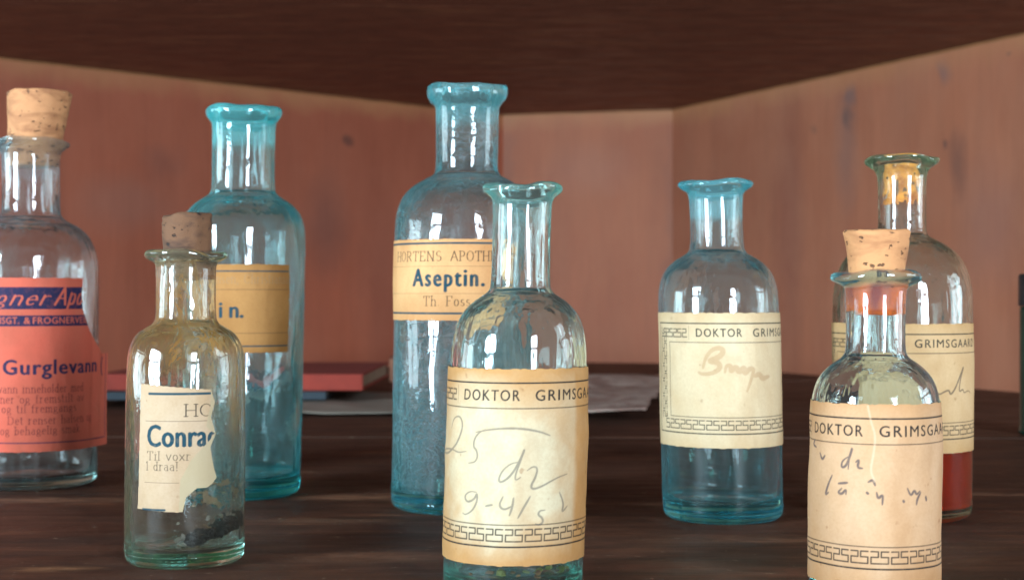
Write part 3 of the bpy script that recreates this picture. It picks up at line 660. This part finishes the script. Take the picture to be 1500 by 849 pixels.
# --- front-left: small dirty bottle with dark cork
g = pair('green_tinged_glass', (0.50, 0.86, 0.78), 45, 2.0, 0.45, haze=0.013, hazecol=(.74, .62, .42), film=(0.40, 0.60), filmcol=(0.58, 0.28, 0.075), filmamt=0.60, filmz=(0.040, 0.080), rough=0.0)
B = Bottle('small grimy bottle with a crumbling brown cork, a torn label and black dregs', 271, 820.7,
    [(369, 50), (369.6, 57), (372, 60), (377, 60), (381, 54), (385, 45), (396, 43), (462, 43), (474, 46), (480, 56), (488, 69), (502, 79), (522, 84), (550, 85.5), (700, 86), (808, 86)], 2, g, seed=2.3, wob=.008)
B.cork(314, 367, 412, 37, 33, cork_mat('dark_cork', (0.120, 0.050, 0.020), (0.028, 0.010, 0.005), ((0.07, 0.02, 0.012), (0.25, 0.09, 0.03)), (0.112, 0.118)), dx=3, tilt=-0.03, chip=.0016, seed=5)
rB = B.out_r.max()
cv = Canvas(np.arange(B.px(200, 650)[0], B.px(333, 650)[0], .00022), np.arange(B.px(272, 760)[1], B.px(272, 564)[1], .00022), 3)
def bp(L): return [B.px(x, y) for x, y in L]
printed = cv.poly_mask(bp([(207, 562), (309, 571), (308, 596), (304, 612), (302, 626), (314, 636), (303, 650), (292, 661), (279, 676), (264, 705), (262, 752), (202, 746)]))
under = cv.poly_mask(bp([(207, 562), (309, 571), (315, 590), (309, 612), (316, 636), (308, 656), (313, 686), (317, 700), (311, 709), (302, 716), (289, 716), (273, 730), (268, 751), (202, 746)]))
jag = n2(cv.U*1500, cv.V*1500, 3)*.5
cv.keep = under | printed
cv.age = np.clip(.25+.25*n2(cv.U*200, cv.V*150, 2), 0, 1); cv.peel = np.where(printed, 0, .6)
kb = B.k
def bl(L, x0, x1, y, wd, amt=1): a = B.px(x0, y); b = B.px(x1, y); cv.line(L, [(a[0], B.px(272, y)[1]), (b[0], B.px(272, y)[1])], wd, amt)
def vB(y): return B.px(272, y)[1]
bl(0, 219, 312, 578, .0009); 
cv.roman(1, 'HORTEN', B.px(270, 600)[0], B.px(270, 600)[0]+.0335, vB(611), 17*kb, .00045)
bl(1, 214, 312, 618, .00022, .7)
cv.text(0, 'Conrad', B.px(217, 640)[0], B.px(217, 640)[0]+.0270, vB(655), 31*kb, 1, .045, 1.05)
cv.roman(1, 'Til voxr', B.px(216, 665)[0], B.px(216, 665)[0]+.0175, vB(675), 12*kb, .00032, .8)
cv.roman(1, '1 draa!', B.px(214, 682)[0], B.px(214, 682)[0]+.0135, vB(690), 12*kb, .00032, .8)
bl(1, 212, 262, 708, .0002, .6); bl(0, 210, 241, 748, .0009)
for i in range(3): cv.ink[i] = np.where(printed, cv.ink[i], 0)
B.paste(cv, paper_mat('torn_label_paper', (0.394, 0.282, 0.183), (0.328, 0.203, 0.101), [TEAL, INK, INK], peel=(0.30, 0.25, 0.15)), wr=.00018)

# --- behind it: tall aqua bottle
g = pair('aqua_glass', TEALG, 70, 3.0, 0.24, haze=0.032, hazecol=(.24, .95, .96), film=(0.5, 0.8), filmcol=(0.6, 0.7, 0.75), filmamt=0.25)
Cb = Bottle('tall aqua bottle with a thick rounded lip and a brown label, uncorked', 350, 723,
    [(158, 43), (158.6, 49), (163, 55), (171, 55), (177, 51), (183, 46), (195, 45.5), (240, 45), (276, 45), (286, 48), (292, 58), (302, 73), (320, 86), (345, 91), (400, 92), (550, 91), (712, 89)], 8, g, seed=3.7, base=.009, wall=.0030, wob=.009)
def mklab(bt, xl, xr, yt, yb, cx, nl=3, step=.00025, wide=None):
    a = bt.px(xl, (yt+yb)/2)[0] if wide is None else wide[0]; b = bt.px(xr, (yt+yb)/2)[0] if wide is None else wide[1]
    return Canvas(np.arange(a, b, step), np.arange(bt.px(cx, yb)[1], bt.px(cx, yt)[1], step), nl)
cv = mklab(Cb, 300, 425, 386, 519, 356, wide=(Cb.px(296, 450)[0], Cb.px(424, 450)[0]))
edge_age(cv, cv.u[0], cv.u[-1], cv.v[0], cv.v[-1], 5, 1, .6)
yv = lambda y: Cb.px(356, y)[1]; ks = Cb.k
cv.line(0, [(cv.u[0], yv(398)), (cv.u[-1]-.001, yv(398))], .0007)
cv.roman(2, 'Jorgensen, Christiania', Cb.px(342, 410)[0]-.021, cv.u[-1]-.0005, yv(416), 13*ks, .0003, .6)
cv.line(1, [(cv.u[0], yv(425)), (cv.u[-1]-.001, yv(425))], .00025, .8)
cv.text(0, 'i n.', Cb.px(322, 450)[0], Cb.px(356, 450)[0], yv(466), 23*ks, 1, .05)
cv.line(1, [(cv.u[0], yv(489)), (cv.u[-1]-.001, yv(489))], .00025, .8)
cv.line(0, [(cv.u[0], yv(508)), (cv.u[-1]-.001, yv(508))], .0007)
Cb.paste(cv, paper_mat('browned_label_paper', (0.38, 0.185, 0.06), (0.26, 0.115, 0.03), [TEAL, INK, (0.20, 0.15, 0.10)]))

# --- tallest: aqua bottle with crystallised inside
g = pair('crusted_aqua_glass', (0.08, 0.84, 0.90), 42, 4.0, 0.30, haze=0.018, hazecol=(.36, .94, .97), film=(0.48, 0.70), filmcol=(0.80, 0.90, 0.93), filmamt=0.13, crack=True, rough=0.01)
D = Bottle('tallest bottle, aqua glass crusted inside, with a label reading Aseptin', 678, 742.2,
    [(128, 50), (128.6, 56), (132, 59), (143, 59), (149, 56), (155, 50), (160, 46.5), (170, 46), (210, 45.5), (248, 45), (258, 48), (264, 60), (274, 78), (290, 93), (312, 101), (340, 104), (550, 104.5), (732, 105)], 7, g, seed=4.2, base=.008, wob=.008)
cv = mklab(D, 0, 0, 349, 472, 684, wide=(D.px(577, 410)[0]-.003, D.px(724, 410)[0]))
edge_age(cv, cv.u[0], cv.u[-1], cv.v[0], cv.v[-1], 8, 1, .5)
yv = lambda y: D.px(684, y)[1]; ks = D.k; e0, e1 = cv.u[0]+.001, cv.u[-1]-.001
cv.line(0, [(e0, yv(357)), (e1+.002, yv(357))], .0009)
cv.roman(1, 'HORTENS', D.px(584, 377)[0], D.px(649, 377)[0], yv(383), 13.5*ks, .00045)
cv.roman(1, 'APOTHEK', D.px(660, 377)[0], D.px(660, 377)[0]+.0265, yv(383), 13.5*ks, .00045)
cv.line(1, [(e0, yv(391)), (e1, yv(391))], .0002, .6)
cv.text(0, 'Aseptin.', D.px(607, 410)[0], D.px(709, 410)[0], yv(420), 25*ks, 1, .055, 1.25)
cv.line(1, [(e0, yv(431)), (e1, yv(431))], .0002, .6)
cv.roman(1, 'Th. Foss.', D.px(621, 443)[0], D.px(696, 443)[0], yv(449), 13.5*ks, .0004)
cv.line(0, [(e0, yv(460)), (e1, yv(460))], .0009)
D.paste(cv, paper_mat('tan_label_paper', (0.55, 0.31, 0.135), (0.43, 0.20, 0.075), [TEAL, INK, INK]))

# --- front middle
g = pair('pale_green_glass', (0.25, 0.86, 0.76), 50, 5.0, 0.26, haze=0.017, hazecol=(.5, .82, .78), film=(0.52, 0.78), filmcol=(0.72, 0.76, 0.72), filmamt=0.05)
E = Bottle('open bottle front and centre, pencil note 25 dr on its wide cream label', 751, 863,
    [(272.5, 46), (273, 54), (276, 58.5), (283, 58.5), (289, 51), (294, 45), (305, 43), (360, 42.5), (418, 43), (428, 46), (435, 56), (444, 70), (460, 85), (482, 94), (508, 98.5), (545, 100), (700, 101.5), (853, 102)], 15, g, seed=5.5, wob=.007)
cv, (a, b, c, d) = doctor_label(E, 540, .0675, E.px(682, 588)[0], None)
edge_age(cv, a, b, c, d, 11, 1.0, 1.0, pale=(-.006, (c+d)/2-.002, .024, .026))
cv.age = np.clip(cv.age+.55*np.clip((cv.U-E.px(838, 650)[0])/.003, 0, 1), 0, 1)
pen(E, cv, 1, [[(664, 628), (668, 612), (676, 610), (680, 622), (676, 640), (668, 655), (656, 667), (653, 658), (664, 658), (672, 664), (684, 662)],
    [(712, 630), (703, 634), (696, 643), (694, 655), (699, 660), (701, 670), (697, 678), (688, 679)],
    [(698, 634), (725, 629), (760, 628), (790, 633), (805, 639)],
    [(758, 678), (748, 680), (736, 690), (730, 704), (734, 708), (746, 700), (757, 684), (766, 665), (768, 658), (762, 676), (754, 698), (755, 705), (762, 700)],
    [(772, 690), (780, 684), (787, 686), (784, 700), (777, 712), (779, 718), (792, 714), (812, 702), (829, 695)],
    [(699, 722), (690, 720), (682, 727), (686, 737), (696, 732), (700, 722), (700, 735), (694, 748), (684, 755), (680, 752)],
    [(712, 742), (722, 740)], [(737, 728), (731, 741), (738, 748), (750, 742)], [(752, 730), (750, 744), (746, 756)], [(776, 728), (768, 742), (758, 760)],
    [(797, 748), (789, 749), (787, 755), (793, 759), (794, 766), (788, 770), (783, 768)], [(818, 722), (824, 738), (821, 752), (829, 742)]], .00055, .62)
E.paste(cv, paper_mat('cream_label_paper', (0.46, 0.380, 0.250), (0.37, 0.190, 0.068), [INK, PENC, INK]), wr=.0006)

# --- right of middle
g = pair('light_aqua_glass', (0.10, 0.86, 0.90), 50, 6.0, 0.20, haze=0.024, hazecol=(.36, .90, .96), film=(0.55, 0.8), filmcol=(0.6, 0.68, 0.72), filmamt=0.22)
Fb = Bottle('open aqua bottle right of centre, faded brown handwriting on its framed cream label', 1059, 757.2,
    [(266.5, 44), (267, 51), (270, 55), (275, 55), (280, 48), (284, 41), (295, 39), (330, 38), (358, 38.5), (370, 41), (376, 50), (384, 64), (397, 77), (416, 85), (440, 88), (550, 88), (747, 87)], -11, g, seed=6.1, base=.0075, wob=.006)
cv, (a, b, c, d) = doctor_label(Fb, 458, .0620, Fb.px(1020, 487)[0], None)
edge_age(cv, a, b, c, d, 14, .5, .6)
pen(Fb, cv, 2, [[(1030, 540), (1034, 524), (1044, 512), (1057, 510), (1060, 518), (1050, 526), (1038, 530), (1052, 531), (1056, 540), (1044, 548), (1028, 549), (1024, 546)],
    [(1062, 546), (1064, 536), (1071, 536), (1070, 546), (1078, 537), (1082, 547), (1090, 538), (1090, 549), (1098, 540), (1104, 542), (1100, 556), (1094, 574)], [(1104, 552), (1112, 548), (1116, 556), (1126, 552)]], .0018, .60)
Fb.paste(cv, paper_mat('pale_cream_label_paper', (0.51, 0.395, 0.25), (0.44, 0.29, 0.15), [(.02, .022, .018), PENC, (0.34, 0.20, 0.10)]), wr=.0003)

# --- front right, corked
g = pair('blue_tinged_glass', (0.20, 0.84, 0.84), 50, 7.0, 0.30, haze=0.012, hazecol=(.55, .78, .84), film=(0.52, 0.78), filmcol=(0.62, 0.65, 0.6), filmamt=0.03)
Gb = Bottle('short corked bottle at the front right, cork stained red below, ink scribble on its label', 1280, 869,
    [(399, 55), (400, 61), (404, 65.5), (411, 65.5), (416, 57), (420, 46), (430, 43.5), (480, 42.5), (514, 43), (524, 47), (531, 58), (541, 71), (556, 83), (576, 90), (600, 93), (700, 93.5), (858, 93.5)], 3, g, seed=7.4, wob=.007)
Gb.cork(339, 400, 462, 47.5, 37, cork_mat('tan_cork', (0.46, 0.205, 0.08), (0.26, 0.098, 0.036), ((0.30, 0.022, 0.002), (0.88, 0.135, 0.003)), (0.1075, 0.1115)), dx=1, seed=9)
cv, (a, b, c, d) = doctor_label(Gb, 592, .0625, Gb.px(1195, 622)[0], None)
edge_age(cv, a, b, c, d, 17, .8, .8)
pen(Gb, cv, 1, [[(1195, 645), (1192, 652), (1197, 656)], [(1203, 664), (1206, 675), (1210, 668)],
    [(1243, 670), (1234, 676), (1233, 686), (1240, 684), (1247, 664), (1249, 656), (1244, 672), (1243, 688)], [(1254, 678), (1259, 674), (1256, 686), (1264, 687)],
    [(1220, 697), (1214, 712), (1210, 726), (1215, 722)], [(1234, 716), (1228, 722), (1234, 725), (1240, 717), (1240, 725)], [(1229, 709), (1242, 708)],
    [(1272, 707), (1279, 703), (1282, 712)], [(1270, 722), (1272, 724)], [(1284, 722), (1286, 732), (1293, 724), (1292, 740)],
    [(1328, 716), (1333, 728), (1338, 718), (1341, 726), (1346, 720)], [(1322, 734), (1323, 736)], [(1347, 722), (1342, 732), (1341, 740)], [(1354, 728), (1355, 734)]], .00062, .85)
# a split in the paper where the fibres show pale
sp = [Gb.px(x, y) for x, y in [(1271, 596), (1276, 620), (1283, 640), (1279, 670), (1275, 690), (1281, 706)]]
tmp = Canvas(cv.u, cv.v, 1); tmp.line(0, chaikin(sp, 2), .0006, 1, .0005); cv.peel = tmp.ink[0]*.14
for i in range(3): cv.ink[i] = cv.ink[i]*(1-tmp.ink[0]*.5)
Gb.paste(cv, paper_mat('rubbed_label_paper', (0.46, 0.285, 0.165), (0.38, 0.19, 0.078), [INK, (0.07, 0.05, 0.05), INK], peel=(0.80, 0.74, 0.60)), wr=.0005)

# --- back right, red liquid
g = pair('olive_tinged_glass', (0.62, 0.78, 0.56), 42, 8.0, 0.22, haze=0.014, hazecol=(.6, .68, .45), film=(0.5, 0.78), filmcol=(0.6, 0.6, 0.52), filmamt=0.28)
Hb = Bottle('open bottle behind the corked one, yellow crust in its neck and red liquid inside', 1322, 754.4,
    [(231, 42), (231.6, 50), (234, 54), (239, 53), (244, 46), (250, 38), (262, 34.5), (300, 34), (338, 34), (347, 37), (352, 47), (360, 62), (374, 79), (396, 92), (425, 98.5), (460, 99.5), (600, 99.5), (744, 98)], -1, g, seed=8.8, wob=.006)
cv, (a, b, c, d) = doctor_label(Hb, 474, .0598, Hb.px(1340, 501)[0]-.0262, None)
edge_age(cv, a, b, c, d, 20, .7, .7)
pen(Hb, cv, 1, [[(1330, 585), (1345, 560), (1352, 575), (1364, 568), (1374, 580), (1384, 574), (1390, 572), (1392, 580), (1399, 570), (1408, 545), (1411, 536), (1406, 556), (1404, 576), (1410, 570), (1411, 577), (1417, 572), (1420, 576)]], .0006, .75)
Hb.paste(cv, paper_mat('yellowed_label_paper', (0.50, 0.335, 0.18), (0.41, 0.235, 0.095), [(0.018, .018, .015), (0.05, .035, .03), INK]))
t = NT('red_liquid'); gl = t.n('BsdfGlass', i_IOR=1.36); gl.inputs[0].default_value = (1, .93, .88, 1)
va = t.n('VolumeAbsorption'); va.inputs[0].default_value = (1.0, 0.32, 0.02, 1); va.inputs[1].default_value = 24
tl_ = t.n('BsdfTranslucent'); tl_.inputs[0].default_value = (1.0, 0.14, 0.004, 1); mx_ = t.n('MixShader', i_0=0.72); t.put(mx_.inputs[1], gl.outputs[0]); t.put(mx_.inputs[2], tl_.outputs[0])
Hb.liquid(640, t.done(mx_.outputs[0], va.outputs[0]))

def crust(bt, name, y0, y1, mat, thr, sd, rad=None, tl=-1.5, tr=1.5, off=0.0003, f=(3.0, 260)):
    """dried residue clinging to the inside of the glass: an irregular, thick-edged skin"""
    n, m = 110, 70; z0, z1 = H+(HZ-y1)*bt.k, H+(HZ-y0)*bt.k; V = []; Fs = []; K = []
    for i in range(m+1):
        for j in range(n+1):
            th = tl+(tr-tl)*j/n; zz = z0+(z1-z0)*i/m
            nn = mnoise.noise(Vector((th*f[0], zz*f[1], sd)))+.5*mnoise.noise(Vector((th*f[0]*2.3, zz*f[1]*2.3, sd+4)))
            bias = 0.55*((zz-z0)/(z1-z0)) - 0.25*abs(th-(tl+tr)/2)/(tr-tl)*2
            K.append(nn+bias > thr)
            r = float(np.interp(zz, bt.inn_z, bt.inn_r)); r = float(bt.radius(r, zz, np.array(th), True))-off-.0004*max(0, nn)
            V.append((r*math.sin(th)+bt.shift(zz), -r*math.cos(th), zz))
    for i in range(m):
        for j in range(n):
            a = i*(n+1)+j
            if K[a] and K[a+1] and K[a+n+1] and K[a+n+2]: Fs.append((a, a+1, a+n+2, a+n+1))
    me = bpy.data.meshes.new(name); me.from_pydata(V, [], Fs); bm = bmesh.new(); bm.from_mesh(me)
    bmesh.ops.delete(bm, geom=[v for v in bm.verts if not v.link_faces], context='VERTS')
    bmesh.ops.solidify(bm, geom=bm.faces[:], thickness=0.00035); bm.to_mesh(me); bm.free()
    me.polygons.foreach_set('use_smooth', [True]*len(me.polygons))
    return link(name, me, mat, bt.root)
gold = NT('yellow_resin'); a_ = gold.noise(gold.coord(), 160, 5, .6)
gold = gold.done(gold.pbsdf(Base_Color=gold.mix(gold.ramp(a_, (.38, 0), (.6, 1)), (0.50, 0.12, 0.006), (0.95, 0.34, 0.025)), Roughness=0.4, Normal=gold.bump(a_, .8, .001)))
crust(Hb, 'dried_residue', 236, 302, gold, -0.36, 3.3)
crust(B, 'brown_film', 690, 792, plain('brown_crust', (0.20, 0.12, 0.06), 0.6, 200, .6), 0.52, 6.1, tl=0.1, tr=1.9, f=(4, 300))

def chunks(bt, name, mat, n, size, th0, th1, r0, r1, z0, z1, sd, slope=0.0):
    rnd = random.Random(sd); bm = bmesh.new()
    for _ in range(n):
        th = rnd.uniform(th0, th1); rr = bt.ri*rnd.uniform(r0, r1); s_ = size*rnd.uniform(.5, 1.4)
        k = (rr/bt.ri); c = Vector((rr*math.sin(th), -rr*math.cos(th), bt.base+.0012+s_*.3+rnd.uniform(0, 1)**2*(z1-z0)*k**3+slope*max(0, math.sin(th))*k))
        q = bmesh.ops.create_icosphere(bm, subdivisions=1, radius=s_)
        rot = Matrix.Rotation(rnd.random()*6, 3, 'X') @ Matrix.Rotation(rnd.random()*6, 3, 'Z')
        sc_ = Vector((rnd.uniform(.6, 1.4), rnd.uniform(.6, 1.3), rnd.uniform(.35, .9)))
        for v in q['verts']:
            p = v.co*rnd.uniform(.75, 1.25); p = Vector((p.x*sc_.x, p.y*sc_.y, p.z*sc_.z)); v.co = rot @ p + c
    me = bpy.data.meshes.new(name); bm.to_mesh(me); bm.free(); o = link(name, me, mat, bt.root); o['kind'] = 'stuff'; return o
chunks(B, 'dregs', plain('black_dregs', (0.006, 0.005, 0.004), 0.9, 400, .4, .6), 1100, .0014, 0.30, 2.4, .58, .975, 0, .005, 4, slope=.0080)
chunks(B, 'brown_grit', plain('brown_grit', (0.16, 0.13, 0.10), 0.5, 400, .5, .6), 110, .0008, 0.0, 2.6, .3, .955, 0, .016, 5, slope=.006)
chunks(E, 'dried_sediment', plain('yellow_green_sediment', (0.30, 0.27, 0.06), 0.5, 200, .5, .6), 7, .0018, -0.4, 2.0, .3, .88, 0, .004, 6)
chunks(E, 'brown_sediment', plain('rust_sediment', (0.30, 0.12, 0.04), 0.5, 200, .5, .6), 16, .0012, -1.0, 0.9, .3, .9, 0, .002, 7)

# ---------------------------------------------------------------- things at the back
def sheet_obj(name, w_, d_, amp, mat, sd, nx=60, ny=40, curl=0.0, wav=9):
    V = []; Fs = []
    for j in range(ny+1):
        for i in range(nx+1):
            x, y = (i/nx-.5)*w_, (j/ny-.5)*d_
            zz = amp*(mnoise.noise(Vector((x*wav, y*wav, sd)))+.35*mnoise.noise(Vector((x*wav*3, y*wav*3, sd)))+1.1)
            ex = 0.0022*mnoise.noise(Vector((y*40, sd, 0))); zz += curl*abs(x/(w_/2))**3
            V.append((x+ex*(2*i/nx-1), y+0.003*mnoise.noise(Vector((x*30, sd, 2)))*(2*j/ny-1), zz))
    for j in range(ny):
        for i in range(nx): a = j*(nx+1)+i; Fs.append((a, a+1, a+nx+2, a+nx+1))
    me = bpy.data.meshes.new(name); me.from_pydata(V, [], Fs); bm = bmesh.new(); bm.from_mesh(me)
    bmesh.ops.solidify(bm, geom=bm.faces[:], thickness=0.0006); bm.to_mesh(me); bm.free()
    me.polygons.foreach_set('use_smooth', [True]*len(me.polygons)); return link(name, me, mat)
def tagm(o, label, cat, group=None):
    o['label'] = label; o['category'] = cat
    if group: o['group'] = group
    return o
t = NT('printed_sheet'); n_ = t.noise(t.coord((1, 2.2, 1)), 22, 6, .65, 1.2); f_ = t.noise(t.coord((1, 3, 1)), 90, 3, .6, .5)
c_ = t.mix(t.ramp(n_, (.42, 0), (.58, 1)), (.24, .14, .11), (.46, .35, .29)); c_ = t.mix(t.ramp(f_, (.36, .7), (.47, 0)), c_, (.15, .10, .09)); c_ = t.mix(t.ramp(f_, (.60, 0), (.68, .6)), c_, (.42, .17, .13))
ms_ = t.done(t.pbsdf(Base_Color=c_, Roughness=.6))
def atpx(x, y, zt=0): d = (H-zt)*F/(y-HZ); return ((x-750)/F*d, d, zt)
o = sheet_obj('paper_sheet', .21, .50, .011, ms_, 4.0); o.location = (.045, 1.49, .001); o.rotation_euler.z = R(-9); tagm(o, 'crumpled pinkish printed paper lying behind the front centre bottle', 'paper', 'loose papers at the back of the shelf')
o = sheet_obj('paper_sheet', .22, .267, .003, plain('white_paper', (.30, .26, .21), .6, 25, .35), 2.0, curl=.004); o.location = (-.165, 1.414, .001); o.rotation_euler.z = R(2); tagm(o, 'off-white paper lying under the blue booklet, between the two tall aqua bottles', 'paper', 'loose papers at the back of the shelf')
def book(name, loc, w_, d_, h_, cover, rz, label, cat='book'):
    r = empty(name, loc, label, cat, rz=rz)
    pg = plain(name+'_pages', (.28, .20, .13), .8, 120, .5)
    box_obj('cover', (-w_/2, -d_/2, 0), (w_/2, d_/2, .0016), cover, r, .0006)
    box_obj('cover', (-w_/2, -d_/2, h_-.0016), (w_/2, d_/2, h_), cover, r, .0006)
    box_obj('spine', (-w_/2, -d_/2-.0012, 0.0001), (w_/2, -d_/2+.0004, h_-.0001), cover, r, .0006)
    box_obj('pages', (-w_/2+.003, -d_/2+.0008, .0018), (w_/2-.003, d_/2-.003, h_-.0018), pg, r, .0004)
    return r
book('booklet', (-.292, 1.50, .0075), .235, .235, .007, plain('blue_cover', (.015, .028, .040), .7, 40), R(1.5), 'thin dark blue booklet lying flat under the red book', 'booklet')
book('red_book', (-.262, 1.53, .0148), .250, .25, .0150, plain('red_cover', (.27, .026, .012), .8, 40, .35), R(-1), 'red clothbound book lying flat behind the tall aqua bottles')
t_ = box_obj('cardboard_box', (-.05, -.04, 0), (.05, .04, .028), plain('brown_card', (.30, .13, .075), .8, 40), None, .001); t_.location = (-.098, 1.82, .0004); t_.rotation_euler.z = R(4); tagm(t_, 'low brown cardboard box against the wall right of the red book', 'box')
# dark green bottle at the right edge
tin = empty('storage_bottle', (.3998, 1.12, .0004), 'dark green bottle cut off by the right edge of the photo', 'bottle')
def lathe(name, pr, mat, parent, N=64):
    V = []; Fs = []
    for r, zz in pr:
        for j in range(N): a = 2*math.pi*j/N; V.append((r*math.cos(a), r*math.sin(a), zz))
    for i in range(len(pr)-1):
        for j in range(N): a, b = i*N+j, i*N+(j+1) % N; Fs.append((a, b, b+N, a+N))
    me = bpy.data.meshes.new(name); me.from_pydata(V, [], Fs); bm = bmesh.new(); bm.from_mesh(me); bmesh.ops.remove_doubles(bm, verts=bm.verts, dist=1e-6)
    bmesh.ops.recalc_face_normals(bm, faces=bm.faces); bm.to_mesh(me); bm.free(); me.polygons.foreach_set('use_smooth', [True]*len(me.polygons)); return link(name, me, mat, parent)
kz = .714/F
lathe('body', [(0, 0), (.0195, 0), (.0212, .0012), (.0212, .0030), (.0203, .0040), (.0203, .092), (.0198, .095), (0, .0955)], plain('dark_green_glaze', (.012, .045, .030), .25, 30, .6), tin)
lathe('lid', [(0, .0955), (.0208, .0955), (.0212, .0965), (.0212, .118), (.0200, .1195), (0, .120)], plain('black_lid', (.02, .022, .022), .35, 60), tin)
